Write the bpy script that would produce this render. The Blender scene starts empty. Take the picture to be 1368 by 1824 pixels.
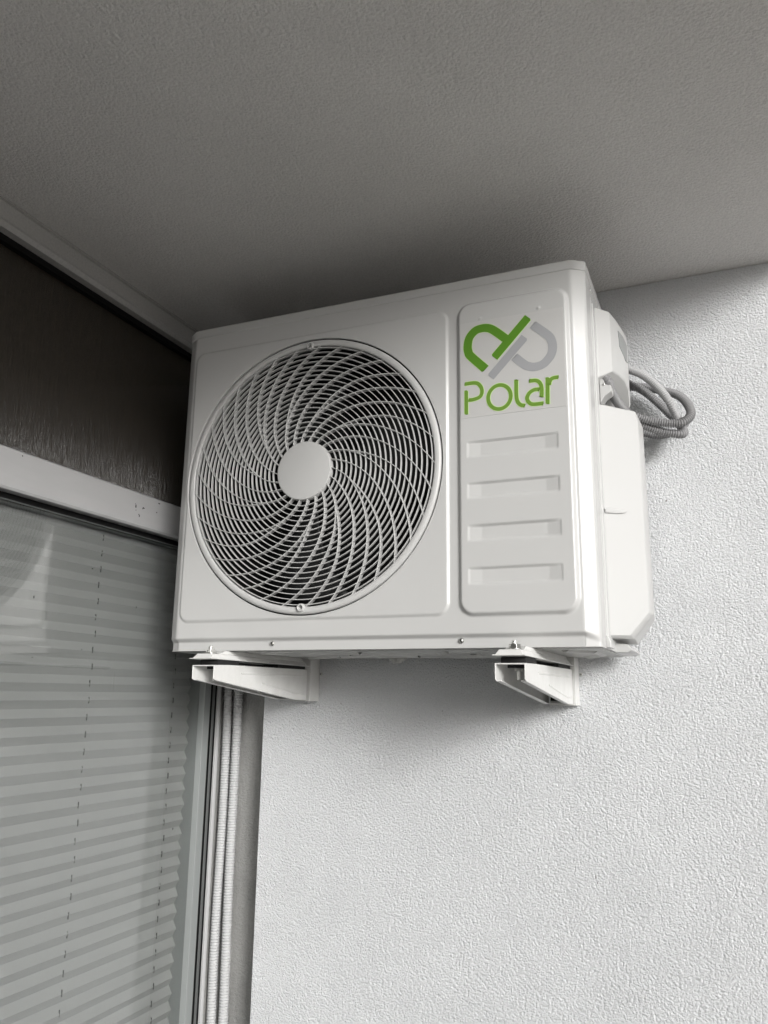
import bpy, math, random
import numpy as np
from mathutils import Vector, Matrix
R = math.radians
random.seed(4)
SC = bpy.context.scene
COL = SC.collection

# ------------------------------------------------------------------ camera
CAM = Vector((0.82949, -1.07792, -0.06668))
yaw, pitch, roll = 0.402381, 0.224902, 0.013227
fw = Vector((-math.sin(yaw)*math.cos(pitch), math.cos(yaw)*math.cos(pitch), math.sin(pitch)))
rt = Vector((math.cos(yaw), math.sin(yaw), 0)); up = rt.cross(fw)
r2 = math.cos(roll)*rt + math.sin(roll)*up
u2 = -math.sin(roll)*rt + math.cos(roll)*up
cd = bpy.data.cameras.new('camera'); co = bpy.data.objects.new('camera', cd); COL.objects.link(co)
m = Matrix(((r2.x, u2.x, -fw.x, CAM.x), (r2.y, u2.y, -fw.y, CAM.y), (r2.z, u2.z, -fw.z, CAM.z), (0, 0, 0, 1)))
co.matrix_world = m
cd.sensor_fit = 'HORIZONTAL'; cd.sensor_width = 36; cd.lens = 36*1436.474/1368
cd.clip_start = 0.01; cd.clip_end = 500
SC.camera = co

# ------------------------------------------------------------------ world, sun, exposure
SUN_AZ = R(-43)      # direction towards the light, measured from +X towards +Y
SUN_EL = R(15)
w = bpy.data.worlds.new('World'); SC.world = w; w.use_nodes = True
nt = w.node_tree; bg = nt.nodes['Background']
sky = nt.nodes.new('ShaderNodeTexSky'); sky.sky_type = 'NISHITA'; sky.sun_disc = False
sky.sun_elevation = SUN_EL; sky.sun_rotation = R(90) - SUN_AZ
sky.air_density = 1.0; sky.dust_density = 4.0; sky.ozone_density = 1.0
hs = nt.nodes.new('ShaderNodeHueSaturation'); hs.inputs['Saturation'].default_value = 0.12   # cloud veil
nt.links.new(sky.outputs[0], hs.inputs['Color']); nt.links.new(hs.outputs[0], bg.inputs[0])
bg.inputs[1].default_value = 0.078
sl = bpy.data.lights.new('sun', 'SUN'); so = bpy.data.objects.new('sun', sl); COL.objects.link(so)
sl.energy = 1.5; sl.angle = R(17); sl.color = (1.0, 0.99, 0.975)
sd = Vector((math.cos(SUN_AZ)*math.cos(SUN_EL), math.sin(SUN_AZ)*math.cos(SUN_EL), math.sin(SUN_EL)))
so.rotation_euler = sd.to_track_quat('Z', 'Y').to_euler()
so.location = (6, -3, 4)
SC.view_settings.view_transform = 'Standard'; SC.view_settings.look = 'None'
SC.view_settings.gamma = 1; SC.view_settings.use_curve_mapping = False
SC.view_settings.exposure = 0.78
SC.cycles.max_bounces = 10; SC.cycles.diffuse_bounces = 6

# ------------------------------------------------------------------ materials
def mat(name, base, rough=0.5, spec=0.5, metal=0.0, build=None, coat=0.0):
    M = bpy.data.materials.new(name); M.use_nodes = True
    N = M.node_tree; b = N.nodes['Principled BSDF']
    b.inputs['Base Color'].default_value = (*base, 1); b.inputs['Roughness'].default_value = rough
    b.inputs['Specular IOR Level'].default_value = spec; b.inputs['Metallic'].default_value = metal
    b.inputs['Coat Weight'].default_value = coat
    if build: build(N, b)
    return M
def node(N, t, **k):
    n = N.nodes.new(t)
    for a, v in k.items():
        if a in n.inputs: n.inputs[a].default_value = v
        else: setattr(n, a, v)
    return n
def coords(N, scale=(1, 1, 1)):
    tc = node(N, 'ShaderNodeTexCoord'); mp = node(N, 'ShaderNodeMapping'); mp.inputs['Scale'].default_value = scale
    N.links.new(tc.outputs['Object'], mp.inputs[0]); return mp.outputs[0]
def noise(N, vec, scale, detail=3, rough=.5, dist=0):
    n = node(N, 'ShaderNodeTexNoise', Scale=scale, Detail=detail, Roughness=rough, Distortion=dist)
    N.links.new(vec, n.inputs['Vector']); return n.outputs['Fac']
def ramp(N, fac, a, b, ca=(0, 0, 0), cb=(1, 1, 1)):
    r = node(N, 'ShaderNodeValToRGB'); e = r.color_ramp.elements
    e[0].position = a; e[1].position = b; e[0].color = (*ca, 1); e[1].color = (*cb, 1)
    N.links.new(fac, r.inputs[0]); return r.outputs[0]
def math_(N, op, a, b):
    n = node(N, 'ShaderNodeMath', operation=op)
    for i, v in enumerate((a, b)):
        if isinstance(v, (int, float)): n.inputs[i].default_value = v
        else: N.links.new(v, n.inputs[i])
    return n.outputs[0]
def bump(N, b, h, strength, dist, prev=None):
    n = node(N, 'ShaderNodeBump', Strength=strength, Distance=dist)
    N.links.new(h, n.inputs['Height'])
    if prev: N.links.new(prev, n.inputs['Normal'])
    N.links.new(n.outputs[0], b.inputs['Normal']); return n.outputs[0]

def plaster(c0, c1, grain, strength, dist, pits=True):
    def f(N, b):
        v = coords(N)
        n1 = noise(N, v, grain, 3, .6, .35)
        n2 = noise(N, v, grain*0.42, 2, .5, .6)
        vn = node(N, 'ShaderNodeVectorMath', operation='ADD')
        nz = node(N, 'ShaderNodeTexNoise', Scale=grain*.9, Detail=2.0); N.links.new(v, nz.inputs['Vector'])
        vs = node(N, 'ShaderNodeVectorMath', operation='SCALE', Scale=.9/grain); N.links.new(nz.outputs['Color'], vs.inputs[0])
        N.links.new(v, vn.inputs[0]); N.links.new(vs.outputs[0], vn.inputs[1])
        vo = node(N, 'ShaderNodeTexVoronoi', Scale=grain*0.62); N.links.new(vn.outputs[0], vo.inputs['Vector'])
        grains = math_(N, 'SUBTRACT', 1.0, math_(N, 'POWER', vo.outputs['Distance'], 1.6))
        n3 = noise(N, v, 14, 4, .6)
        h = math_(N, 'ADD', math_(N, 'MULTIPLY', ramp(N, n1, .3, .7), .8), math_(N, 'MULTIPLY', n2, .35))
        h = math_(N, 'ADD', h, math_(N, 'MULTIPLY', grains, .9))
        h = math_(N, 'MULTIPLY', h, math_(N, 'ADD', math_(N, 'MULTIPLY', n3, .5), .75))
        if pits:
            pt = ramp(N, noise(N, v, 55, 2, .5), .79, .82)
            h = math_(N, 'SUBTRACT', h, math_(N, 'MULTIPLY', pt, 2.0))
        bump(N, b, h, strength, dist)
        big = noise(N, v, 5, 3, .6)
        col = ramp(N, big, .3, .7, c0, c1)
        gr = ramp(N, noise(N, v, grain*1.1, 2, .6), .28, .62, (.86, .86, .86), (1, 1, 1))
        mx = node(N, 'ShaderNodeMix', data_type='RGBA', blend_type='MULTIPLY'); mx.inputs[0].default_value = 1.0
        N.links.new(col, mx.inputs[6]); N.links.new(gr, mx.inputs[7]); N.links.new(mx.outputs[2], b.inputs['Base Color'])
    return f
M_wall = mat('wall_plaster', (.7, .7, .7), .85, .25, build=plaster((.68, .693, .707), (.72, .733, .747), 410, .95, .0021))
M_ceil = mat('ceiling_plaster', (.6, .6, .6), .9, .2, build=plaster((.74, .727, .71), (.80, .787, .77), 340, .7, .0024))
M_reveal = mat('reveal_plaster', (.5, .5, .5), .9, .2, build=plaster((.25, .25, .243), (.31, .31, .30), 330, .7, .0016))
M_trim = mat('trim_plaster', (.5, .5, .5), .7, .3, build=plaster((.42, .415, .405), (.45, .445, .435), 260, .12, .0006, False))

def paint(N, b):
    v = coords(N)
    bump(N, b, noise(N, v, 7, 2, .5), .5, .0022)
    n = noise(N, v, 4, 2, .5)
    N.links.new(ramp(N, n, .1, .9, (.465, .466, .460), (.495, .496, .490)), b.inputs['Base Color'])
M_paint = mat('cream_powder_coat', (.74, .73, .7), .27, .5, build=paint)
M_plastic = mat('white_plastic', (.74, .735, .715), .36, .45, build=paint)
def paint2(N, b):
    v = coords(N)
    n = noise(N, v, 40, 4, .65)
    N.links.new(ramp(N, n, .35, .8, (.62, .62, .605), (.70, .70, .69)), b.inputs['Base Color'])
    bump(N, b, noise(N, v, 300, 3, .6), .12, .0004)
M_bracket = mat('bracket_paint', (.76, .76, .75), .4, .5, build=paint2)
def under(N, b):
    v = coords(N)
    N.links.new(ramp(N, noise(N, v, 18, 4, .6), .3, .75, (.34, .34, .33), (.46, .46, .445)), b.inputs['Base Color'])
M_pan = mat('pan_steel', (.5, .5, .5), .35, .5, build=under)
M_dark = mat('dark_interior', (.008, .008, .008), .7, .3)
M_blade = mat('fan_blade_plastic', (.014, .0145, .0145), .45, .3)
M_rubber = mat('black_rubber', (.015, .015, .015), .8, .3)
M_steel = mat('zinc_steel', (.62, .62, .6), .28, .5, 1.0)
M_green = mat('logo_green', (.085, .215, .018), .4, .4)
M_lgreen = mat('logo_light_green', (.130, .245, .035), .4, .4)
M_pale = mat('logo_halo', (.50, .66, .30), .45, .4)
M_grey = mat('logo_grey', (.30, .305, .315), .4, .4)
M_film = mat('sticker_film', (.462, .460, .452), .28, .5)
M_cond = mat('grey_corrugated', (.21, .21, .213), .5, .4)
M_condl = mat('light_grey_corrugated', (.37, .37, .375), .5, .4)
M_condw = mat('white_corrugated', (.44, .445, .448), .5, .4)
M_gasket_shade = mat('gasket_shade_black', (.008, .008, .008), .8, .1)  # jamb gaskets, and black for gaps where shade is painted in
def alu(N, b):
    v = coords(N, (1, 1, 6))
    N.links.new(ramp(N, noise(N, v, 9, 4, .6), .3, .8, (.47, .47, .475), (.50, .50, .505)), b.inputs['Base Color'])
    chips = None
    geo = node(N, 'ShaderNodeTexCoord')
M_alu = mat('white_aluminium', (.58, .58, .59), .20, .7, build=alu)
M_frame = mat('window_frame_paint', (.24, .255, .252), .35, .5)
M_frame2 = mat('window_frame_grey', (.10, .105, .104), .4, .5)
def wood(N, b):
    v = coords(N, (1, 120, 3))
    n = noise(N, v, 6, 5, .7, .3)
    v2 = coords(N, (1, 170, 7))
    n2 = noise(N, v2, 3, 3, .6)
    v3 = coords(N, (1, 1, 1)); big = noise(N, v3, 4, 2)
    N.links.new(ramp(N, n, .3, .75, (.029, .0245, .0195), (.052, .044, .034)), b.inputs['Base Color'])
    h = math_(N, 'ADD', ramp(N, n, .35, .6), math_(N, 'MULTIPLY', n2, .8))
    bump(N, b, h, .75, .0009)
M_wood = mat('dark_woodgrain', (.03, .03, .03), .13, .7, build=wood)
def blindm(N, b):
    v = coords(N)
    N.links.new(ramp(N, noise(N, v, 3, 3, .6), .3, .75, (.405, .41, .405), (.44, .447, .442)), b.inputs['Base Color'])
    bump(N, b, noise(N, v, 500, 2), .15, .0003)
M_blind = mat('pleated_fabric', (.6, .62, .62), .8, .3, build=blindm)
M_cord = mat('blind_cord', (.13, .13, .13), .8, .2)
M_sheer = mat('sheer_curtain', (.75, .73, .68), .9, .2)
M_room = mat('room_dark', (.12, .115, .11), .9, .2)
def glassm():
    M = bpy.data.materials.new('window_glass'); M.use_nodes = True; N = M.node_tree; N.nodes.clear()
    o = node(N, 'ShaderNodeOutputMaterial'); mx = node(N, 'ShaderNodeMixShader')
    tr = node(N, 'ShaderNodeBsdfTransparent'); tr.inputs[0].default_value = (.868, .874, .871, 1)
    gl = node(N, 'ShaderNodeBsdfGlossy', Roughness=.02); lw = node(N, 'ShaderNodeLayerWeight', Blend=.5)
    k = math_(N, 'ADD', math_(N, 'MULTIPLY', math_(N, 'POWER', lw.outputs['Facing'], 5.0), .9), .075); c = node(N, 'ShaderNodeClamp'); N.links.new(k, c.inputs[0])
    N.links.new(c.outputs[0], mx.inputs[0]); N.links.new(tr.outputs[0], mx.inputs[1]); N.links.new(gl.outputs[0], mx.inputs[2])
    N.links.new(mx.outputs[0], o.inputs[0]); return M
M_glass = glassm()
M_floor = mat('floor_tiles', (.10, .09, .08), .6, .4)
M_ground = mat('street_ground', (.58, .55, .51), .9, .2)
M_parapet = mat('parapet_paint', (.34, .32, .30), .7, .3)
M_pit = mat('plaster_pit', (.22, .21, .20), .9, .1)
M_dirt = mat('dirt_speck', (.02, .019, .017), .9, .1)

# ------------------------------------------------------------------ helpers
def mesh_obj(name, verts, faces, material, parent=None, smooth=False, bevel=0, seg=2, ang=35):
    me = bpy.data.meshes.new(name)
    me.from_pydata([tuple(map(float, v)) for v in verts], [], [tuple(int(i) for i in f) for f in faces])
    me.validate(); me.update()
    if smooth: me.polygons.foreach_set('use_smooth', [True]*len(me.polygons))
    o = bpy.data.objects.new(name, me); COL.objects.link(o); me.materials.append(material)
    if parent: o.parent = parent
    if bevel:
        b = o.modifiers.new('bevel', 'BEVEL'); b.width = bevel; b.segments = seg; b.limit_method = 'ANGLE'; b.angle_limit = R(ang)
        me.polygons.foreach_set('use_smooth', [True]*len(me.polygons))
        wn = o.modifiers.new('wn', 'WEIGHTED_NORMAL'); wn.keep_sharp = True
    return o
class MB:
    def __init__(s): s.v = []; s.f = []
    def add(s, v, f):
        n = len(s.v); s.v += [tuple(q) for q in v]; s.f += [tuple(i+n for i in q) for q in f]; return s
    def box(s, a, b):
        x0, y0, z0 = a; x1, y1, z1 = b
        return s.add([(x0,y0,z0),(x1,y0,z0),(x1,y1,z0),(x0,y1,z0),(x0,y0,z1),(x1,y0,z1),(x1,y1,z1),(x0,y1,z1)],
              [(0,3,2,1),(4,5,6,7),(0,1,5,4),(1,2,6,5),(2,3,7,6),(3,0,4,7)])
    def prism(s, poly, lo, hi, axis):          # poly of 2D points, extruded along axis (0 x, 1 y, 2 z)
        n = len(poly)
        def P(p, t):
            return {0: (t, p[0], p[1]), 1: (p[0], t, p[1]), 2: (p[0], p[1], t)}[axis]
        v = [P(p, lo) for p in poly] + [P(p, hi) for p in poly]
        f = [tuple(range(n))[::-1], tuple(range(n, 2*n))] + [(i, (i+1) % n, n+(i+1) % n, n+i) for i in range(n)]
        return s.add(v, f)
    def cyl(s, c, axis, r, h, n=20, r1=None):   # from c along axis vector for h
        a = Vector(axis).normalized(); q = a.to_track_quat('Z', 'Y'); X = q @ Vector((1,0,0)); Y = q @ Vector((0,1,0)); c = Vector(c)
        r1 = r if r1 is None else r1
        v = [c + r*(X*math.cos(t)+Y*math.sin(t)) for t in [2*math.pi*i/n for i in range(n)]]
        v += [c + a*h + r1*(X*math.cos(t)+Y*math.sin(t)) for t in [2*math.pi*i/n for i in range(n)]]
        f = [tuple(range(n))[::-1], tuple(range(n, 2*n))] + [(i, (i+1) % n, n+(i+1) % n, n+i) for i in range(n)]
        return s.add(v, f)
    def lathe(s, prof, c, n=96, closed=False):  # prof (r, y) about the Y axis through c
        base = len(s.v); m_ = len(prof); v = []
        for i in range(n):
            t = 2*math.pi*i/n
            for r, y in prof: v.append((c[0]+r*math.cos(t), c[1]+y, c[2]+r*math.sin(t)))
        f = []
        for i in range(n):
            j = (i+1) % n
            for k in range(m_ if closed else m_-1):
                l = (k+1) % m_; f.append((i*m_+k, i*m_+l, j*m_+l, j*m_+k))
        return s.add(v, f)
    def build(s, name, material, parent=None, **k):
        import bmesh
        o = mesh_obj(name, s.v, s.f, material, parent, **k)
        bm = bmesh.new(); bm.from_mesh(o.data); bmesh.ops.recalc_face_normals(bm, faces=bm.faces); bm.to_mesh(o.data); bm.free()
        return o
def catmull(P, n=8, closed=False):
    P = [np.array(p, float) for p in P]; out = []
    for i in range(len(P)-1):
        a = P[i-1] if i > 0 else 2*P[0]-P[1]; b = P[i]; c = P[i+1]; d = P[i+2] if i+2 < len(P) else 2*P[-1]-P[-2]
        for k in range(n):
            t = k/n; out.append(.5*((2*b)+(-a+c)*t+(2*a-5*b+4*c-d)*t*t+(-a+3*b-3*c+d)*t**3))
    out.append(P[-1]); return out
def resample(pts, step):
    P = np.array(pts); d = np.r_[0, np.cumsum(np.linalg.norm(np.diff(P, axis=0), axis=1))]
    n = max(2, int(d[-1]/step)); s = np.linspace(0, d[-1], n+1)
    return np.stack([np.interp(s, d, P[:, i]) for i in range(P.shape[1])], 1), s
def tube(pts, radius, pitch, depth, n=16, step=None):
    """corrugated hose swept along a smooth path"""
    P, s = resample(catmull(pts, 14), step or pitch/5)
    T = np.gradient(P, axis=0); T /= np.linalg.norm(T, axis=1)[:, None]
    N0 = np.cross(T[0], [0.3, .9, .2]); N0 /= np.linalg.norm(N0); V = []; F = []
    for i in range(len(P)):
        N0 = N0 - T[i]*(N0@T[i]); N0 /= np.linalg.norm(N0); B = np.cross(T[i], N0)
        r = radius - depth*(.5-.5*math.cos(2*math.pi*s[i]/pitch))**1.6
        for k in range(n):
            a = 2*math.pi*k/n; V.append(P[i]+r*(math.cos(a)*N0+math.sin(a)*B))
    for i in range(len(P)-1):
        for k in range(n):
            l = (k+1) % n; F.append((i*n+k, i*n+l, (i+1)*n+l, (i+1)*n+k))
    F.append(tuple(range(n))[::-1]); F.append(tuple((len(P)-1)*n+k for k in range(n)))
    return V, F
def tag(o, label=None, cat=None, group=None, kind=None):
    if label: o['label'] = label
    if cat: o['category'] = cat
    if group: o['group'] = group
    if kind: o['kind'] = kind
    return o
def thing(name, label, cat, loc=(0, 0, 0), group=None):
    o = bpy.data.objects.new(name, None); COL.objects.link(o); o.location = loc; o.empty_display_size = .1
    return tag(o, label, cat, group)
def settle(root):
    """parts are modelled in scene coordinates: move them into the frame of their Empty"""
    L = Vector(root.location)
    for ch in root.children:
        if ch.type == 'MESH': ch.data.transform(Matrix.Translation(-L))
        def rec(q):
            for g in q.children:
                g.data.transform(Matrix.Translation(-L)); rec(g)
        rec(ch)
def sstep(a, b, x):
    t = np.clip((x-a)/(b-a), 0, 1); return t*t*(3-2*t)

# ------------------------------------------------------------------ place: constants
XW, YW, YR, HC = -0.1155, 0.2974, 0.345, 0.6516
YB = -3.4; ZF = -1.95; XO = 1.03
# structure
MB().box((XW-.35, YB-.2, HC), (XO+.01, YR+.25, HC+.2)).build('ceiling', M_ceil)
tag(bpy.data.objects['ceiling'], 'rough grey plastered balcony ceiling above the air conditioner', 'ceiling', kind='structure')
tag(MB().box((XW-.35, YB-.2, ZF-.2), (XO+.12, YR+.25, ZF)).build('floor', M_floor), 'tiled balcony floor', 'floor', kind='structure')
tag(MB().add([(-150, -150, -7), (150, -150, -7), (150, 150, -7), (-150, 150, -7)], [(0, 1, 2, 3)]).build('ground', M_ground),
    'open ground below the balcony', 'ground', kind='structure')
wall = thing('plaster_wall', 'white rough plaster wall carrying the air conditioner', 'wall', (0.6, YW, ZF))
MB().box((0, YW, ZF+.002), (XO, YW+.25, HC-.001)).build('wall_face', M_wall, wall)
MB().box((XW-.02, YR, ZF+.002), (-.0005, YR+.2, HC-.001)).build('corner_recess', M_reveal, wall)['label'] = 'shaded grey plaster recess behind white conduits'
random.seed(21); 
for (x, z, a_, b_) in [(.7519, .2552, .0016, .0017), (.7810, .1687, .0018, .0010), (.6110, -.3370, .0009, .0030), (.6135, -.3450, .0007, .0022), (.905, .6050, .0012, .0009), (.163, -.0800, .0011, .0008), (.0560, -.4200, .0010, .0012), (.3600, -.0900, .0010, .0008)]:
    v = []
    for i in range(9):
        t = 2*math.pi*i/9; k = random.uniform(.5, 1.2); v.append((x+a_*k*math.cos(t), z+b_*k*math.sin(t)))
    MB().prism(v, YW-.0005, YW+.0005, 1).build('pit_mark', M_pit, wall)
settle(wall)
w2 = tag(MB().box((XW-.30, YB-.15, ZF+.002), (XO, YB, HC-.001)).build('end_wall', M_parapet), 'plain wall closing the far end of the balcony', 'wall')
w3 = tag(MB().box((XO, YB-.15, ZF-.19), (XO+.1, YW+.2, -.80)).build('parapet', M_parapet), 'low balcony parapet at the open side', 'parapet')

# ------------------------------------------------------------------ window side
win = thing('window', 'large window with pale aluminium frame left of the air conditioner', 'window', (XW, -.6, ZF))
YE = YB
# head profile: bright face, shadow gap, glass edge
mb = MB(); mb.prism([(XW-.05, .2818), (XW-.003, .2818), (XW, .2790), (XW, .2232), (XW-.0035, .2196), (XW-.05, .2196)], YE, .2655, 1)
mb.build('head_profile', M_alu, win, bevel=.0008)
MB().box((XW-.05, YE, .2085), (XW-.020, .2655, .2195)).build('head_shade_gap', M_gasket_shade, win)  # black backing paints in the shade of the groove below the head
# jamb: light stripe, groove, grey stripe, groove, outer stripe
MB().box((XW-.05, .2660, ZF+.004), (XW, .2866, .2816)).build('jamb', M_frame, win, bevel=.0012)
MB().box((XW-.05, .2868, ZF+.004), (XW-.0035, .3117, .2816)).build('jamb_gasket', M_gasket_shade, win)
MB().box((XW-.0034, .2965, ZF+.004), (XW-.0015, .3035, .2816)).build('jamb_rail', M_frame2, win, bevel=.0008)
MB().box((XW-.05, .3118, ZF+.004), (XW+.001, .3205, .2816)).build('jamb', M_alu, win, bevel=.0008)
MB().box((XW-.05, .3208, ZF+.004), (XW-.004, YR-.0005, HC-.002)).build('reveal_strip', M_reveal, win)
MB().box((XW-.0165, YE, ZF+.05), (XW-.0125, .2658, .2084)).build('glass_pane', M_glass, win)
# glass unit edge along the top
MB().box((XW-.0165, YE, .2070), (XW-.0118, .2658, .2083)).build('glass_edge', M_frame2, win)
MB().box((XW-.05, YE, ZF+.003), (XW, .2655, ZF+.05)).build('sill_profile', M_alu, win)
# chips of paint lost near the end of the head profile
mb = MB()
random.seed(11)
for (y, z, a, b) in [(.0251,.2544,.0016,.0034),(.0455,.2560,.0026,.0016),(.0430,.2540,.0014,.0012),(.0359,.2394,.0012,.0026),(.0340,.2418,.0010,.0010),
                     (.0870,.2733,.0030,.0012),(.0820,.2555,.0013,.0014),(-.2305,.2746,.0014,.0013),(.0260,.2478,.0008,.0012),(.0235,.2585,.0007,.0010)]:
    n = 9; v = []
    for i in range(n):
        t = 2*math.pi*i/n; k = random.uniform(.55, 1.15); v.append((y+a*k*math.cos(t), z+b*k*math.sin(t)))
    mb.prism(v, XW-.0005, XW+.0003, 0)
mb.build('paint_chip', M_dirt, win)
mb = MB()
for (y, z, a, b) in [(-.0528,.1324,.0024,.0010),(-.1682,.0726,.0008,.0028),(.0624,.0806,.0007,.0018),(.2098,-.3067,.0008,.0022),(-.0595,.0005,.0006,.0014),(-.1588,-.0167,.0008,.0009)]:
    n = 8; v = []
    for i in range(n):
        t = 2*math.pi*i/n; k = random.uniform(.5, 1.15); v.append((y+a*k*math.cos(t), z+b*k*math.sin(t)))
    mb.prism(v, XW-.0125, XW-.0120, 0)
mb.build('dirt_speck', M_dirt, win)
settle(win)

# upper panel and cornice
pan = tag(MB().box((XW-.06, YB, .2822), (XW-.030, YR-.001, .640)).build('cladding_panel', M_wood), 'glossy dark woodgrain panel above the window head', 'panel')
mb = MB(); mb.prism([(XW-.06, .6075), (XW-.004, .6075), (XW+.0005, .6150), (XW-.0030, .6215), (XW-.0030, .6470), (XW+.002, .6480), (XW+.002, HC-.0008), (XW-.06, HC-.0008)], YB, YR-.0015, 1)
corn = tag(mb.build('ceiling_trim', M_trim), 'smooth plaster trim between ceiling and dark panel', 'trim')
mb = MB(); mb.box((XW-.029, YB, .5965), (XW-.018, YR-.002, .6072))
tag(mb.build('shadow_strip', M_gasket_shade), 'black strip standing in for the shadow line under the ceiling trim', 'strip')  # dark strip added as the shadow line below the trim

# blind
bl = thing('pleated_blind', 'pale grey pleated blind hanging behind the window glass', 'blind', (XW-.036, -.6, .19))
XB = XW-.036; pitch = .0272; V = []; Fc = []; yedge = .286
zs = np.arange(.2065, ZF+.1, -pitch/2); ys = np.linspace(YB+.1, yedge, 60)
for i, z in enumerate(zs):
    x = XB + (.0037 if i % 2 else -.0037)
    for y in ys:
        V.append((x + .0009*math.sin(y*9+i*.7), y, z + .0018*math.sin(y*2.1+i*.31) + random.gauss(0, .0002)))
n = len(ys)
for i in range(len(zs)-1):
    for j in range(n-1): Fc.append((i*n+j, i*n+j+1, (i+1)*n+j+1, (i+1)*n+j))
o = mesh_obj('pleated_fabric', V, Fc, M_blind, bl)
so_ = o.modifiers.new('solid', 'SOLIDIFY'); so_.thickness = .0004
MB().box((XB-.011, YB+.1, .2070), (XB+.011, yedge, .2190)).build('head_rail', M_frame, bl, bevel=.001)
for yc in (-1.50, -1.02, -.53, -.012, .2105):
    mb = MB()
    for i in range(0, len(zs)-1):
        if i % 2 == 0:   # the cord shows on the outward part of each pleat
            z0 = zs[i+1] if i+1 < len(zs) else zs[i]
            mb.add([], [])
            k = .0014*math.sin(i*1.7)
            mb.box((XB+.0026, yc-.0004+k, z0-.0048), (XB+.0046, yc+.0004+k, z0+.0052))
    mb.build('cord', M_cord, bl)
settle(bl)
# dim room behind
room = thing('room', 'dim room behind the blind', 'room', (XW-.3, -.6, ZF))
mb = MB(); mb.box((XW-.34, YB, ZF), (XW-.33, YR+.1, HC)); mb.build('room_wall', M_room, room); settle(room)

# ------------------------------------------------------------------ AIR CONDITIONER
ac = thing('air_conditioner', 'cream white outdoor air conditioner unit on wall brackets with round fan grille', 'air conditioner', (.33, .13, 0))
H = .555; XR = .6773; XL = -.010; YD = .272
cx, cz, RF = .2398, .2748, .2235
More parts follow.
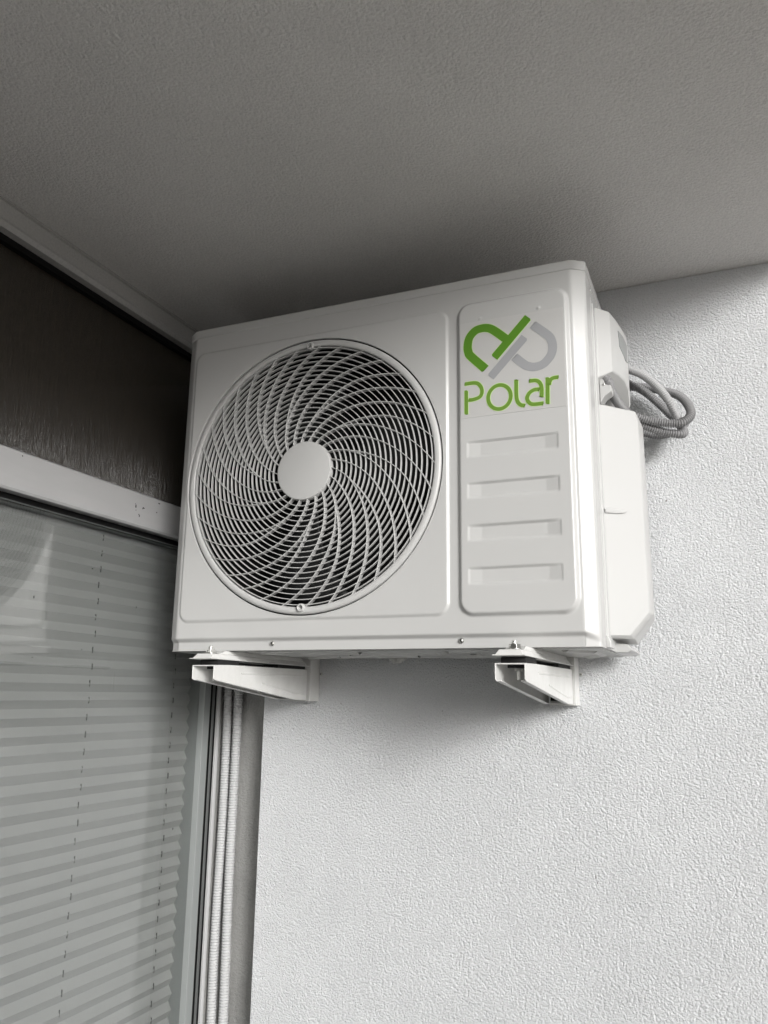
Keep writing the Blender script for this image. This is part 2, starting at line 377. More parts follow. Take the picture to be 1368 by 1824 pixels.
# --- front panel: a height field along a path that wraps round both chamfered corners
path = np.array([(XL, .052), (XL, .0128), (.009, 0), (.6581, 0), (XR, .0128), (XR, .052)])
def build_front():
    seg = np.linalg.norm(np.diff(path, axis=0), axis=1); S = np.r_[0, np.cumsum(seg)]
    xs_in = np.arange(.0135, .6540, .00155)
    s_front0 = S[2]
    s = np.r_[np.linspace(0, S[1]-.004, 12), np.linspace(S[1]-.003, S[1]+.003, 7), np.linspace(S[1]+.0045, S[2]-.0045, 8), np.linspace(S[2]-.0035, S[2]+.0035, 8),
              s_front0+(xs_in-.009), np.linspace(S[3]-.0035, S[3]+.0035, 8), np.linspace(S[3]+.0045, S[4]-.0045, 8), np.linspace(S[4]-.003, S[4]+.003, 7), np.linspace(S[4]+.004, S[5], 12)]
    s = np.unique(np.round(s, 6))
    def at(q): return np.stack([np.interp(q, S, path[:, 0]), np.interp(q, S, path[:, 1])], -1)
    rr = .0030
    P = (at(np.clip(s-rr, 0, S[-1])) + at(np.clip(s+rr, 0, S[-1])) + 2*at(s))/4; P[0] = path[0]; P[-1] = path[-1]
    a = at(np.clip(s-rr, 0, S[-1])); b = at(np.clip(s+rr, 0, S[-1])); T = b-a; T /= np.linalg.norm(T, axis=1)[:, None]
    Nn = np.stack([T[:, 1], -T[:, 0]], 1)
    z = np.r_[np.arange(0, .030, .0012), np.arange(.030, .5412, .00155), .5414]
    X = P[:, 0][:, None]*np.ones(len(z)); Z = np.ones(len(s))[:, None]*z
    def rbox(x0, x1, z0, z1, r):       # signed distance (negative inside)
        qx = np.abs(X-(x0+x1)/2)-(x1-x0)/2+r; qz = np.abs(Z-(z0+z1)/2)-(z1-z0)/2+r
        return np.hypot(np.maximum(qx, 0), np.maximum(qz, 0)) + np.minimum(np.maximum(qx, qz), 0) - r
    front = ((s > S[2]) & (s < S[3]))[:, None]
    h = np.zeros_like(X)
    h += np.where(front, .0028*sstep(0, .0050, -rbox(.0118, .4738, .0435, .5115, .020)), 0)
    h += np.where(front, .0062*sstep(0, .0068, -rbox(.4862, .6553, .0415, .5150, .023)), 0)
    for z0, z1 in ((.2687, .2935), (.2078, .2318), (.1463, .1702), (.0850, .1095)):
        e_ = np.minimum(X-.5026, .6335-X); fx = .22*sstep(0, .0012, e_)+.78*np.clip(e_/.019, 0, 1)
        fz = np.clip((z1-Z)/.0014, 0, 1)*sstep(0, .0042, Z-z0)
        h -= np.where(front, .0036*fx*fz, 0)
    for bx, bz in ((.5245, .4835), (.6117, .4845)):
        d = np.hypot(X-bx, Z-bz); h += .0016*np.sqrt(np.clip(1-(d/.0022)**2, 0, 1))
    lipw = np.where(s < S[2], 1, np.where(s > S[3], 1, 1))[:, None]
    sc = s[:, None]
    zt = np.where(sc > S[3], .0203-.0078*np.clip((sc-S[3])/(S[4]-S[3]), 0, 1), .0203)
    fade = np.where(sc > S[3], 1-np.clip((sc-S[3])/(S[4]-S[3]), 0, 1), 1)*np.where(sc < S[2], np.clip(sc/S[1]-.4, 0, 1), 1)
    h -= .0062*fade*sstep(0, 1, np.clip((zt-Z)/.0075, 0, 1))
    h += .0010*np.sin(0*X)
    px = P[:, 0][:, None]+Nn[:, 0][:, None]*h; py = P[:, 1][:, None]+Nn[:, 1][:, None]*h
    # hole for the fan: snap the nearest vertices onto the circle, drop the faces inside
    RH = RF+.0010; d = np.hypot(px-cx, Z-cz); near = front & (np.abs(d-RH) < .00085)
    px2 = np.where(near, cx+(px-cx)*RH/np.maximum(d, 1e-6), px); z2 = np.where(near, cz+(Z-cz)*RH/np.maximum(d, 1e-6), Z)
    d2 = np.hypot(px2-cx, z2-cz)
    V = np.stack([px2, py, z2], -1).reshape(-1, 3); nz = len(z)
    i, j = np.meshgrid(np.arange(len(s)-1), np.arange(nz-1), indexing='ij')
    q = np.stack([i*nz+j, (i+1)*nz+j, (i+1)*nz+j+1, i*nz+j+1], -1).reshape(-1, 4)
    dd = d2.reshape(-1)[q]; isf = (front*np.ones_like(X)).reshape(-1)[q].astype(bool).all(1)
    keep = ~((dd.mean(1) < RH+.0009) & isf)
    q = q[keep]
    me = bpy.data.meshes.new('front_panel'); me.vertices.add(len(V)); me.vertices.foreach_set('co', V.ravel())
    me.loops.add(q.size); me.loops.foreach_set('vertex_index', q.ravel())
    me.polygons.add(len(q)); me.polygons.foreach_set('loop_start', np.arange(0, q.size, 4)); me.polygons.foreach_set('loop_total', np.full(len(q), 4))
    me.polygons.foreach_set('use_smooth', np.ones(len(q), bool)); me.update(calc_edges=True); me.validate()
    o = bpy.data.objects.new('front_panel', me); COL.objects.link(o); me.materials.append(M_paint); o.parent = ac
    sm = o.modifiers.new('solid', 'SOLIDIFY'); sm.thickness = .0010; sm.offset = -1
    return o
front = build_front()
mb = MB(); mb.lathe([(RF+.0009, .0015), (RF+.0009, -.00255), (RF+.0013, -.00300), (RF+.0026, -.00305), (RF+.0036, -.0026), (RF+.0036, .0015)], (cx, 0, cz), 240, closed=True)
mb.build('opening_rim', M_paint, front, smooth=True).modifiers.new('e', 'EDGE_SPLIT').split_angle = R(50)
# bottom return of the front panel lip
mb = MB(); mb.prism([(XL+.0008, .05), (XL+.0008, .0158), (.0095, .0056), (.6568, .0056), (.6640, .0095), (.672, .0135), (XR-.0008, .052), (.60, .030), (.06, .030)], .0002, .0012, 2)
mb.build('lip_return', M_paint, front)
# top cap
def outline(o_):  # offset outline of the body
    return [(XL-o_, YD), (XL-o_, .0125-o_*.4), (.0088-o_*.4, -o_), (.6583+o_*.4, -o_), (XR+o_, .0125-o_*.4), (XR+o_, YD)]
mb = MB(); mb.prism(outline(.0013), .5395, .555, 2)
mb.build('top_cap', M_paint, ac, bevel=.0022, seg=3)
# screws on the lip
def screw(name, c, axis, r, parent, h=.0022):
    a = Vector(axis).normalized(); mb = MB(); c = Vector(c)
    mb.cyl(c, a, r*1.0, h*.35, 20); mb.cyl(c+a*h*.35, a, r*.98, h*.4, 20, r*.72); mb.cyl(c+a*h*.75, a, r*.72, h*.25, 20, r*.30)
    o = mb.build(name, M_steel, parent, smooth=False)
    q = a.to_track_quat('Z', 'Y'); X = q @ Vector((1,0,0)); Y = q @ Vector((0,1,0)); mb = MB()
    for A, B in ((X, Y), (Y, X)):
        v = [c+a*(h*.80)+A*r*.50*s1+B*r*.10*s2+a*h*.24*s3 for s3 in (0, 1) for s1, s2 in ((-1,-1),(1,-1),(1,1),(-1,1))]
        mb.add(v, [(0,3,2,1),(4,5,6,7),(0,1,5,4),(1,2,6,5),(2,3,7,6),(3,0,4,7)])
    mb.build('cross_slot', M_dark, o)
    return o
for sx in (.1857, .4879): screw('screw', (sx, .0050, .0101), (0, -1, 0), .0037, ac, .0030)
# side panel (right): pressed bands, then flat sheet
prof = [(XR, .050), (XR-.0012, .0515), (XR-.0012, .0535), (XR+.0004, .055), (XR+.0004, .0635), (XR-.0030, .0665), (XR-.0030, .0730), (XR+.0006, .0765), (XR+.0006, .0885), (XR-.0022, .0915), (XR-.0022, .0950), (XR, .098), (XR, YD), (XR-.02, YD), (XR-.02, .050)]
mb = MB(); mb.prism(prof, .0010, .5190, 2)
mb.box((XR-.02, .0500, .5190), (XR, YD, .5394))
side = mb.build('side_panel', M_paint, ac, bevel=.0006, seg=2)
screw('screw', (XR+.0002, .058, .5300), (1, 0, 0), .0026, ac)
# left side, back
mb = MB(); mb.box((XL, .050, .001), (XL+.01, YD, .5394)); mb.box((XL+.01, YD-.01, .001), (XR-.02, YD, .5394)); mb.build('rear_panel', M_paint, ac)
# base pan with pressed ribs, seen from below
mb = MB(); mb.box((XL+.004, .031, -.0006), (XR-.004, YD+.003, .0008)); 
mb.box((XL+.004, .030, .0010), (XR-.004, .034, .0080))
base = mb.build('base_pan', M_pan, ac)
def ridge(pts, wd, h=.0030):
    mb = MB()
    for (x0, y0), (x1, y1) in zip(pts[:-1], pts[1:]):
        d = Vector((x1-x0, y1-y0, 0)); L = d.length; d.normalize(); n_ = Vector((-d.y, d.x, 0)); a = Vector((x0, y0, -.0006)); b = Vector((x1, y1, -.0006)); dn = Vector((0, 0, -h))
        v = [a-n_*wd, a+n_*wd, b+n_*wd, b-n_*wd, a-n_*wd*.4+dn, a+n_*wd*.4+dn, b+n_*wd*.4+dn, b-n_*wd*.4+dn]
        mb.add(v, [(0,1,2,3),(4,7,6,5),(0,4,5,1),(1,5,6,2),(2,6,7,3),(3,7,4,0)])
    mb.build('pressed_rib', M_pan, base)
ridge([(.13, .07), (.30, .075), (.33, .12), (.42, .12), (.45, .07), (.53, .07)], .010)
ridge([(.14, .22), (.22, .18), (.36, .18), (.40, .22), (.52, .22)], .010)
ridge([(.15, .12), (.26, .13), (.29, .15)], .008); ridge([(.47, .12), (.47, .17), (.54, .17)], .008); ridge([(.49, .10), (.54, .13)], .007)
ridge([(.03, .06), (.06, .10), (.06, .2), (.03, .24)], .008); ridge([(.62, .06), (.65, .1), (.65, .2), (.62, .25)], .008)
mb = MB(); mb.cyl((.31, .21, -.0006), (0, 0, -1), .017, .0065, 28, .014); mb.cyl((.31, .21, -.0071), (0, 0, -1), .010, .004, 28, .009); mb.build('drain_hole', M_pan, base)
# rear corner flange, lower right
MB().prism([(.640, .0), (.694, .0), (.700, .004), (.694, .012), (.676, .014)], .150, .262, 1).build('corner_flange', M_paint, ac, bevel=.0015)
mb = MB(); mb.prism([(XR-.004, .0012), (XR+.006, .0012), (XR+.006, .010), (XR+.002, .018), (XR-.004, .018)], .052, .090, 1)
mb.build('corner_flange', M_paint, ac, bevel=.0015)
# --- interior: shroud and fan
mb = MB(); mb.lathe([(RF+.0008, .0012), (.2150, .006), (.2130, .03), (.2130, .130)], (cx, 0, cz), 120)
mb.build('fan_shroud', M_dark, ac, smooth=True)
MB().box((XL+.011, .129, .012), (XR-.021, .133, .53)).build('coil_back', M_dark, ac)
fan = MB()
fan.cyl((cx, .030, cz), (0, 1, 0), .048, .045, 48)
fan = fan.build('fan', M_blade, ac, bevel=.004)
for k in range(3):
    a0 = R(30+120*k); V = []; Fc = []; nr, na = 14, 12
    for i in range(nr):
        r = .045+(.203-.045)*i/(nr-1); sw = R(18)*(i/(nr-1))**1.3; wd = R(62-8*(i/(nr-1)))
        for j in range(na):
            t = j/(na-1); a = a0+sw-wd*t
            V.append((cx+r*math.cos(a), .036+.048*t-.012*math.sin(math.pi*t), cz+r*math.sin(a)))
    for i in range(nr-1):
        for j in range(na-1): Fc.append((i*na+j, i*na+j+1, (i+1)*na+j+1, (i+1)*na+j))
    b = mesh_obj('blade', V, Fc, M_blade, fan, smooth=True); s_ = b.modifiers.new('s', 'SOLIDIFY'); s_.thickness = .003
MB().box((cx-.017, .090, .02), (cx+.017, .110, .53)).build('motor_mount', M_blade, ac)
# --- fan guard
grille = MB()
def dome(r): return .0030 + .0105*(1-(r/.2125)**2)
def ribbon(P, wd, depth, yfront):
    """P: list of (x,z,r); rectangular rib standing back from the domed face"""
    P = np.array(P); T = np.gradient(P[:, :2], axis=0); T /= np.linalg.norm(T, axis=1)[:, None]; N_ = np.stack([-T[:, 1], T[:, 0]], 1)
    n_ = len(P); V = []
    for i in range(n_):
        y0 = -dome(P[i, 2])-yfront; x, z = P[i, :2]; nx, nz_ = N_[i]*wd/2
        e = wd*.28
        V += [(x-nx, y0+e, z-nz_), (x-nx*.45, y0, z-nz_*.45), (x+nx*.45, y0, z+nz_*.45), (x+nx, y0+e, z+nz_), (x+nx*.85, y0+depth, z+nz_*.85), (x-nx*.85, y0+depth, z-nz_*.85)]
    F = []
    for i in range(n_-1):
        for k in range(6): l = (k+1) % 6; F.append((i*6+k, i*6+l, (i+1)*6+l, (i+1)*6+k))
    grille.add(V, F)
for k in range(20):
    r = .0560+.00800*k; n_ = 96+k*4
    ribbon([(cx+r*math.cos(2*math.pi*i/n_), cz+r*math.sin(2*math.pi*i/n_), r) for i in range(n_+1)], .00135, .0048, 0)
R0, R1 = .0470, .2130
PHI = (([.079, .0925, .1055, .1325, .158, .180, .2145], [-60.1, -60.2, -59.7, -57.8, -56.2, -56.1, -56.7]),
       ([.046, .065, .080, .0975, .1195, .1414, .178, .2145], [-55.8, -58.1, -60.1, -62.6, -64.7, -66.0, -66.9, -67.6]),
       ([.046, .072, .100, .125, .143, .2145], [-72.4, -75.2, -76.5, -77.6, -78.1, -78.5]))
for g in range(11):
    for kr, kp in PHI:
        P = []; rs = np.linspace(kr[0], .2140, 46)
        sm = [np.mean(np.interp(np.clip(r+np.linspace(-.008, .008, 9), kr[0], .2145), kr, kp)) for r in rs]
        for r, ph in zip(rs, sm):
            a = R(ph + 345*(.213-r) - 32.727*g); P.append((cx+r*math.cos(a), cz+r*math.sin(a), r))
        ribbon(P, .0012, .0092, .0005)
g_o = grille.build('fan_guard', M_plastic, ac, smooth=False)
mb = MB(); mb.lathe([(.0001, -.0152), (.0440, -.0152), (.0462, -.0146), (.0474, -.0128), (.0478, -.0060), (.0001, -.0060)], (cx, 0, cz), 96)
hub = mb.build('guard_hub', M_plastic, g_o, smooth=True)
hub.modifiers.new('e', 'EDGE_SPLIT').split_angle = R(40)
mb = MB(); mb.lathe([(.2112, .012), (.2112, -.0016), (.2119, -.0034), (.2136, -.0042), (.2170, -.0042), (.2198, -.0036), (.2214, -.0024), (.2222, -.0008), (.2224, .006), (.2180, .012)], (cx, 0, cz), 200, closed=True)
mb.build('guard_rim', M_plastic, g_o, smooth=True)
for s_ in (1, -1):
    zc_ = cz+s_*.2125; xc_ = cx-.0015
    mb = MB(); mb.lathe([(.0036, -.0030), (.0036, -.0074), (.0044, -.0082), (.0058, -.0078), (.0066, -.0040), (.0066, .002)], (xc_, 0, zc_), 28)
    mb.build('screw_boss', M_plastic, g_o, smooth=True)
    screw('screw', (xc_, -.0030, zc_), (0, -1, 0), .0029, g_o, .0018)
# --- sticker with the maker's mark
YS = -.0062
LOGO = {
 'g_loop':[(0.5321, 0.4017), (0.51, 0.4252), (0.5062, 0.4326), (0.5051, 0.4418), (0.5079, 0.4549), (0.516, 0.4641), (0.5247, 0.4669), (0.5348, 0.4663), (0.5448, 0.4611), (0.5629, 0.4444)],
 'g_bar':[(0.5968, 0.4723), (0.5452, 0.4176)],
 's_bar':[(0.591, 0.4423), (0.5393, 0.3881)],
 's_loop':[(0.5748, 0.4144), (0.5889, 0.4005), (0.595, 0.3967), (0.6031, 0.3943), (0.6153, 0.3961), (0.625, 0.4047), (0.6293, 0.4126), (0.6305, 0.4211), (0.6292, 0.43), (0.6241, 0.4395), (0.6029, 0.4597)],
 'P1':[(0.4996, 0.3829), (0.5157, 0.3826), (0.5228, 0.378), (0.5262, 0.3688), (0.5232, 0.3604), (0.5132, 0.3571), (0.5053, 0.3573)],
 'P2':[(0.5023, 0.3729), (0.502, 0.3353)],
 'l':[(0.577, 0.3789), (0.5767, 0.3545), (0.5784, 0.345), (0.5826, 0.3397), (0.5891, 0.3377)],
 'a1':[(0.5951, 0.3739), (0.6052, 0.3733), (0.6107, 0.3689), (0.6131, 0.3608), (0.6127, 0.3467)],
 'a2':[(0.6104, 0.3595), (0.6021, 0.3595), (0.5952, 0.3555), (0.5921, 0.3488), (0.5942, 0.3422), (0.6001, 0.3383), (0.6152, 0.3378)],
 'r1':[(0.622, 0.3758), (0.6207, 0.3355)],
 'r2':[(0.6237, 0.3638), (0.6255, 0.3703), (0.6293, 0.3733), (0.6376, 0.3738)]}
LOGO['o'] = [(.5519+.0167*math.cos(a), .3558+.0182*math.sin(a)) for a in np.linspace(0, 2*math.pi, 33)]
def stroke(mb, pts, wd, y0, y1):
    P = np.array(catmull(pts, 8)) if len(pts) > 2 else np.array(pts, float)
    P, _ = resample(P, .0009 if len(pts) > 2 else .5); T = np.gradient(P, axis=0); T /= np.linalg.norm(T, axis=1)[:, None]
    N_ = np.stack([-T[:, 1], T[:, 0]], 1)*wd/2
    closed = np.linalg.norm(P[0]-P[-1]) < 1e-5
    if closed: N_[0] = N_[-1] = (N_[0]+N_[-1])/2
    # end corners slightly rounded
    e = min(.35*wd, .002); L = [P[0]+N_[0]-T[0]*0]
    a, b = [], []
    for i in range(len(P)): a.append(P[i]+N_[i]); b.append(P[i]-N_[i])
    if not closed:
        a[0] = a[0]+T[0]*e; b_end = b
        a.insert(0, P[0]+N_[0]-N_[0]*2*e/wd); b.insert(0, P[0]-N_[0])
        a.append(P[-1]+N_[-1]); b[-1] = b[-1]-T[-1]*e; b.append(P[-1]-N_[-1]+N_[-1]*2*e/wd)
    n_ = len(a); V = [(p[0], y, p[1]) for y in (y0, y1) for q in (a, b) for p in q]
    F = []
    for i in range(n_-1):
        F += [(i, i+1, n_+i+1, n_+i), (2*n_+i, 3*n_+i, 3*n_+i+1, 2*n_+i+1), (i, 2*n_+i, 2*n_+i+1, i+1), (n_+i, n_+i+1, 3*n_+i+1, 3*n_+i)]
    if not closed: F += [(0, n_, 3*n_, 2*n_), (n_-1, 3*n_-1, 4*n_-1, 2*n_-1)]
    mb.add(V, F)
film = MB().prism([(.4935, .3300), (.6465, .3300), (.6465, .4795), (.4935, .4795)], YS-.0004, YS+.001, 1).build('sticker', M_film, ac)
mb = MB(); stroke(mb, LOGO['g_loop'], .0128, YS-.0007, YS); mb.v = mb.v; stroke(mb, LOGO['g_bar'], .0124, YS-.00074, YS)
mb.build('emblem', M_green, film)['label'] = 'green half of the looped emblem'
mb = MB(); stroke(mb, LOGO['s_loop'], .0128, YS-.0007, YS); stroke(mb, LOGO['s_bar'], .0124, YS-.00074, YS)
mb.build('emblem', M_grey, film)['label'] = 'grey half of the looped emblem'
halo = MB(); lets = MB()
for i, k in enumerate(('P1', 'P2', 'o', 'l', 'a1', 'a2', 'r1', 'r2')):
    stroke(halo, LOGO[k], .0071, YS-.00052-.00001*i, YS); stroke(lets, LOGO[k], .0054, YS-.00080-.00002*i, YS)
stroke(halo, LOGO['g_loop'], .0141, YS-.00050, YS); stroke(halo, LOGO['g_bar'], .0137, YS-.00051, YS)
ho = halo.build('lettering_outline', M_pale, film); lets.build('lettering', M_lgreen, film)
# --- valve cover (lower) and terminal cover (upper)
def loft(name, rings, material, parent, bev):
    n_ = len(rings[0]); V = [p for r in rings for p in r]; F = [tuple(range(n_))[::-1], tuple(range((len(rings)-1)*n_, len(rings)*n_))]
    for i in range(len(rings)-1):
        for k in range(n_): l = (k+1) % n_; F.append((i*n_+k, i*n_+l, (i+1)*n_+l, (i+1)*n_+k))
    mb = MB(); mb.add(V, F); return mb.build(name, material, parent, bevel=bev, seg=3, ang=24)
# plan: (x, y) at heights; the outer edge draws in towards bottom (chamfer)
def cring(dx, dy, pts): return [(x-dx, .0985+max(0, x-.6785)*1.14+dy, z) for x, z in pts]
CA = [(.6740, .0225), (.6785, .0225), (.7012, .0228), (.7262, .0575), (.7262, .3500), (.7232, .3650), (.6785, .3660), (.6740, .3660)]
CB = [(.6740, .0180), (.6785, .0180), (.7048, .0183), (.7318, .0560), (.7315, .3450), (.7255, .3625), (.6785, .3640), (.6740, .3640)]
cov = loft('valve_cover', [cring(0, 0, CA), [(x, y+(.012 if x > .69 else 0), z) for (x, y, z) in cring(0, .004, CB)], [(x-(.0075 if x > .68 else 0), .268, z) for x, z in CB]], M_plastic, ac, .0016)
mb = MB(); n_ = 10
V = []
for i in range(n_+1):
    t = i/n_; x = XR+.001+(.0285)*t; y = .0985+.0285*t*1.0; wv = .0042*(1-t**2)**.5
    V += [(x, y-.0006, .2035+wv*.35), (x+.001, y-.0045*(1-t), .2035-wv*.2), (x, y-.0006, .2035-wv*1.3)]
F = []
for i in range(n_):
    for k in range(2): F.append((i*3+k, i*3+k+1, (i+1)*3+k+1, (i+1)*3+k))
mesh_obj('finger_tab', V, F, M_plastic, cov, smooth=True)
TP = [(XR-.004, .0985), (.6785, .0985), (.6972, .1175), (.7040, .150), (.7090, .180), (.7115, .205), (.7100, .232), (XR-.004, .232)]
def tplan(k, zz): return [(XR+(x-XR)*k if x > XR else x, y, z) for (x, y), z in zip(TP, zz)]
ter = loft('terminal_cover', [tplan(.96, [.4035, .4075, .4215, .4265, .4280, .4220, .4010, .395]), tplan(1, [.406, .411, .4255, .4305, .432, .426, .4045, .398]), tplan(1, [.515]*8), tplan(.94, [.5225, .5225, .5215, .5205, .518, .514, .510, .5225])], M_plastic, ac, .0018)
# grip recess on the outer face
gy = [(.152, .7044, .503), (.178, .7087, .503), (.203, .7113, .499), (.203, .7113, .468), (.190, .7100, .466), (.156, .7051, .478)]
mb = MB(); mb.add([(x+.0008, y, z) for y, x, z in gy]+[(x-.003, y, z) for y, x, z in gy], [(0,1,2,3,4,5), (6,11,10,9,8,7)]+[(i, (i+1)%6, 6+(i+1)%6, 6+i) for i in range(6)])
mb.build('grip_recess', mat('grip_grey', (.26, .27, .268), .5, .4), ter)
# cable gland tab under the terminal cover
mb = MB(); mb.prism([(XR+.0005, .3700), (XR+.0005, .4080), (XR+.006, .4080), (XR+.009, .3990), (XR+.0175, .3965), (XR+.0175, .3870), (XR+.007, .3800)], .108, .132, 1)
mb.build('cable_tab', M_plastic, ac, bevel=.001)
screw('screw', (XR+.0065, .1085, .3990), (0, -1, 0), .0022, ac)
# --- mounting feet
def foot(x0, x1, yf):
    zt = -.0004; zb = -.0150; mb = MB(); sx = .003
    for k, (ya, yb) in enumerate([(yf, .262)]):
        # flanged channel: low flange all round, dome in the middle
        V = [(x0, ya, zb), (x1, ya, zb), (x1, yb, zb), (x0, yb, zb), (x0, ya, zb+.0016), (x1, ya, zb+.0016), (x1, yb, zb+.0016), (x0, yb, zb+.0016)]
        mb.add(V, [(0,3,2,1),(4,5,6,7),(0,1,5,4),(1,2,6,5),(2,3,7,6),(3,0,4,7)])
    a, b = x0+.003, x1-.003
    lo = [(a, yf+.004, zb+.0016), (b, yf+.004, zb+.0016), (b, .258, zb+.0016), (a, .258, zb+.0016)]
    hi = [(a+.004, yf+.010, zb+.0085), (b-.004, yf+.010, zb+.0085), (b-.004, .250, zb+.0085), (a+.004, .250, zb+.0085)]
    mb.add(lo+hi, [(0,3,2,1),(4,5,6,7),(0,1,5,4),(1,2,6,5),(2,3,7,6),(3,0,4,7)])
    lo = [(a+.004, yf+.030, zb+.0085), (b-.004, yf+.030, zb+.0085), (b-.004, .250, zb+.0085), (a+.004, .250, zb+.0085)]
    hi = [(a+.006, yf+.048, zt), (b-.006, yf+.048, zt), (b-.006, .244, zt), (a+.006, .244, zt)]
    mb.add(lo+hi, [(0,3,2,1),(4,5,6,7),(0,1,5,4),(1,2,6,5),(2,3,7,6),(3,0,4,7)])
    f_ = mb.build('mounting_foot', M_bracket, ac, bevel=.0012)
    xm = (x0+x1)/2+.004; ym = yf+.0195
    mb = MB(); mb.cyl((xm, ym, zb+.0086), (0, 0, 1), .0100, .0012, 24); mb.cyl((xm, ym, zb+.0098), (0, 0, 1), .0078, .0056, 6)
    mb.cyl((xm, ym, zb+.0150), (0, 0, 1), .0036, .0045, 12)
    mb.build('bolt', M_steel, f_, bevel=.0004)
foot(.0745, .1155, -.050)
foot(.5540, .5960, -.080)
settle(ac)

# ------------------------------------------------------------------ wall brackets
def bracket(name, label, xr, yf, wdt, group):
    b = thing(name, label, 'bracket', (xr-wdt/2, YW, -.077), group)
    x0, x1 = xr-wdt, xr; t = .0015; yb = .2535
    zt = -.0222 if True else 0
    poly = [(yf, -.0236), (yf, -.0440), (yf+.006, -.0462), (.212, -.0742), (yb, -.0745), (yb, -.0205), (.0, -.0222)]
    mb = MB(); mb.prism(poly, x1-t, x1, 0); mb.prism(poly, x0, x0+t, 0)
    top = [(yf, -.0236), (.0, -.0222), (yb, -.0205), (yb, -.0223), (.0, -.0240), (yf, -.0254)]
    mb.prism(top, x0+t*.98, x1-t*.98, 0)
    # narrow inward lips along the sloping edge
    lip = [(yf+.006, -.0462), (.212, -.0742), (yb, -.0745), (yb, -.0729), (.2122, -.0726), (yf+.006, -.0446)]
    mb.prism(lip, x1-.0075, x1-t*.98, 0); mb.prism(lip, x0+t*.98, x0+.0075, 0)
    mb.prism([(.222, -.0743), (yb, -.0745), (yb, -.0729), (.222, -.0727)], x0+.0076, x1-.0076, 0)
    arm = mb.build('arm', M_bracket, b, bevel=.0006)
    mb = MB(); mb.box((x0+.004, yb-.001, -.0700), (x1-.004, .2600, -.0250)); mb.build('arm_gap_dark', M_dark, b)  # near-black block paints the shaded gap between arm and rail
    # pressed stiffening bead on the outer side
    mb = MB()
    for A, B in (((yf+.075, -.0335), (yb-.012, -.0330)), ((yf+.14, -.0480), (yb-.045, -.0640)), ((yb-.045, -.0640), (yb-.012, -.0642))):
        d = Vector((0, B[0]-A[0], B[1]-A[1])).normalized(); n_ = Vector((0, -d.z, d.y))
        p, q = Vector((x1-.0004, *A)), Vector((x1-.0004, *B)); ox = Vector((.0013, 0, 0))
        v = [p-n_*.0026, p+n_*.0026, q+n_*.0026, q-n_*.0026, p-n_*.0006+ox, p+n_*.0006+ox, q+n_*.0006+ox, q-n_*.0006+ox]
        mb.add(v, [(0,3,2,1),(4,5,6,7),(0,1,5,4),(1,2,6,5),(2,3,7,6),(3,0,4,7)])
    mb.build('pressed_bead', M_bracket, arm)
    mb = MB()
    mb.box((x0+.010, .2620, -.0765), (x1+.0030, .2640, .40)) if False else None
    # wall rail: channel standing off the wall
    mb = MB(); xa, xb = x0+.002, x1+.0035
    mb.box((xb-.002, .2600, -.0770), (xb, YW-.001, .42)); mb.box((xa, .2600, -.0770), (xa+.002, YW-.001, .42))
    mb.box((xa+.002, .2600, -.0770), (xb-.002, .2620, .42)); 
    mb.build('rail', M_bracket, b, bevel=.0005)
    screw('screw', (xb+.004, YW-.002, -.0272), (0, -1, 0), .0030, b, .003)
    # rubber pad and fixing bolt
    MB().box((x0+.005, yf+.012, -.0232), (x1-.0010, yf+.070, -.0152)).build('rubber_pad', M_rubber, b, bevel=.0012)
    MB().box((x0+.005, .150, -.0222), (x1-.0010, .2480, -.0152)).build('rubber_pad', M_rubber, b, bevel=.0012)
    MB().box((x0+.010, yf+.0705, -.0190), (x1-.012, .1495, -.0172)).build('dark_gap_strip', M_gasket_shade, b)  # thin black strip keeps the gap between the pads dark
    mb = MB(); xm = (x0+x1)/2+.004; ym = yf+.032
    mb.cyl((xm, ym, -.0262), (0, 0, -1), .0075, .0012, 20); mb.cyl((xm, ym, -.0275), (0, 0, -1), .0058, .0052, 6); mb.cyl((xm, ym, -.0327), (0, 0, -1), .0028, .0110, 12)
    mb.box((xm-.012, ym-.009, -.0260), (xm+.014, ym+.009, -.0243))
    mb.build('nut', M_steel, b, bevel=.0003)
    MB().box((xm-.0125, ym-.0098, -.0290), (xm+.0145, ym-.0092, -.0243)).build('rubber_pad', M_rubber, b)
    settle(b); return b
bracket('wall_bracket', 'left white steel wall bracket under the fan side of the unit, above the conduits', .1140, -.0410, .0395, 'wall brackets under the air conditioner')
bracket('wall_bracket', 'right white steel wall bracket under the logo side, its hollow arm and bolt visible', .5940, -.0690, .0395, 'wall brackets under the air conditioner')

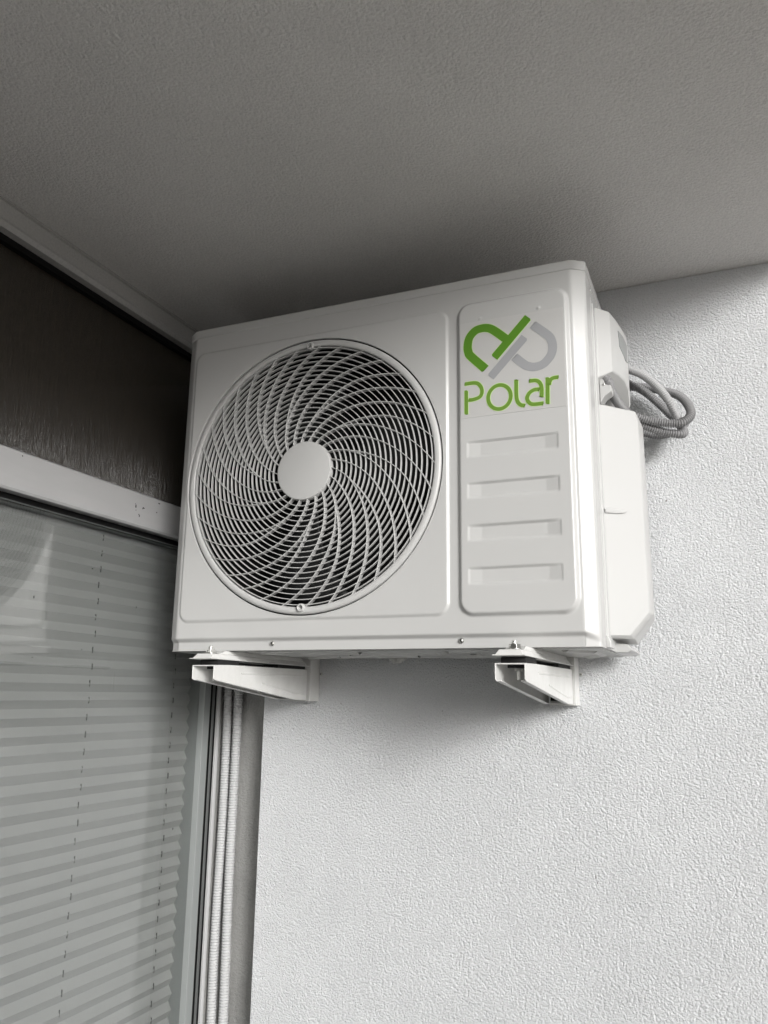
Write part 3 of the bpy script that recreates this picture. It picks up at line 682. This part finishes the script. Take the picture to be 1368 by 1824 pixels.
# ------------------------------------------------------------------ conduits
def conduit(label, pts, r, pitch_, depth, m_, group, n=16):
    V, F = tube(pts, r, pitch_, depth, n); o = mesh_obj('corrugated_conduit', V, F, m_, smooth=True)
    return tag(o, label, 'conduit', group)
GR = 'grey corrugated conduits behind the unit'
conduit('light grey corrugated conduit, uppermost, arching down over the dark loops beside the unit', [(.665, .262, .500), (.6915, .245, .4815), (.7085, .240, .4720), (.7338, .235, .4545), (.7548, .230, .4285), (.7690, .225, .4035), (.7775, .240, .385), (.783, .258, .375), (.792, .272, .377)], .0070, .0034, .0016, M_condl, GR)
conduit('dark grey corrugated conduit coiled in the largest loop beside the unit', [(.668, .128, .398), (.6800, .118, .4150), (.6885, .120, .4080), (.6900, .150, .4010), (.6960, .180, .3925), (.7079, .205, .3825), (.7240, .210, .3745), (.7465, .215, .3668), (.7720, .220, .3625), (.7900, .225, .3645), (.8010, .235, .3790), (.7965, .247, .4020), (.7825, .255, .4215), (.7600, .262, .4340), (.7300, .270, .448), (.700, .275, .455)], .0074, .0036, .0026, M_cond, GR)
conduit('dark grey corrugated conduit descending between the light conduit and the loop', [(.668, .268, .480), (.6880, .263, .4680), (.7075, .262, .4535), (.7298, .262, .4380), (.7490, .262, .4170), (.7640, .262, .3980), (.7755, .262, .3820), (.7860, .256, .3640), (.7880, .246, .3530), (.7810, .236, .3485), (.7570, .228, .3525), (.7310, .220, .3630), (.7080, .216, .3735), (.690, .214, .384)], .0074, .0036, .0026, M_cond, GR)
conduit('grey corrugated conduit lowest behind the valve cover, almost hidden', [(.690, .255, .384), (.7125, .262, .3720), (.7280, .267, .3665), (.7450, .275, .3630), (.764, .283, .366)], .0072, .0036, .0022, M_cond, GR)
GW = 'white corrugated conduits in the window corner'
for lab, x0, x1, yc in (('white corrugated conduit nearest the window frame', -.1060, -.1052, .3335), ('white corrugated conduit nearest the wall corner', -.0835, -.0800, .3335)):
    pts = []
    for i in range(26):
        z = .20-2.05*i/25; pts.append((x0+(x1-x0)*i/12+.0012*math.sin(i*.9+x0*90), yc+.0006*math.sin(i*1.3), z))
    conduit(lab, pts, .0095, .0050, .0024, M_condw, GW, 14)
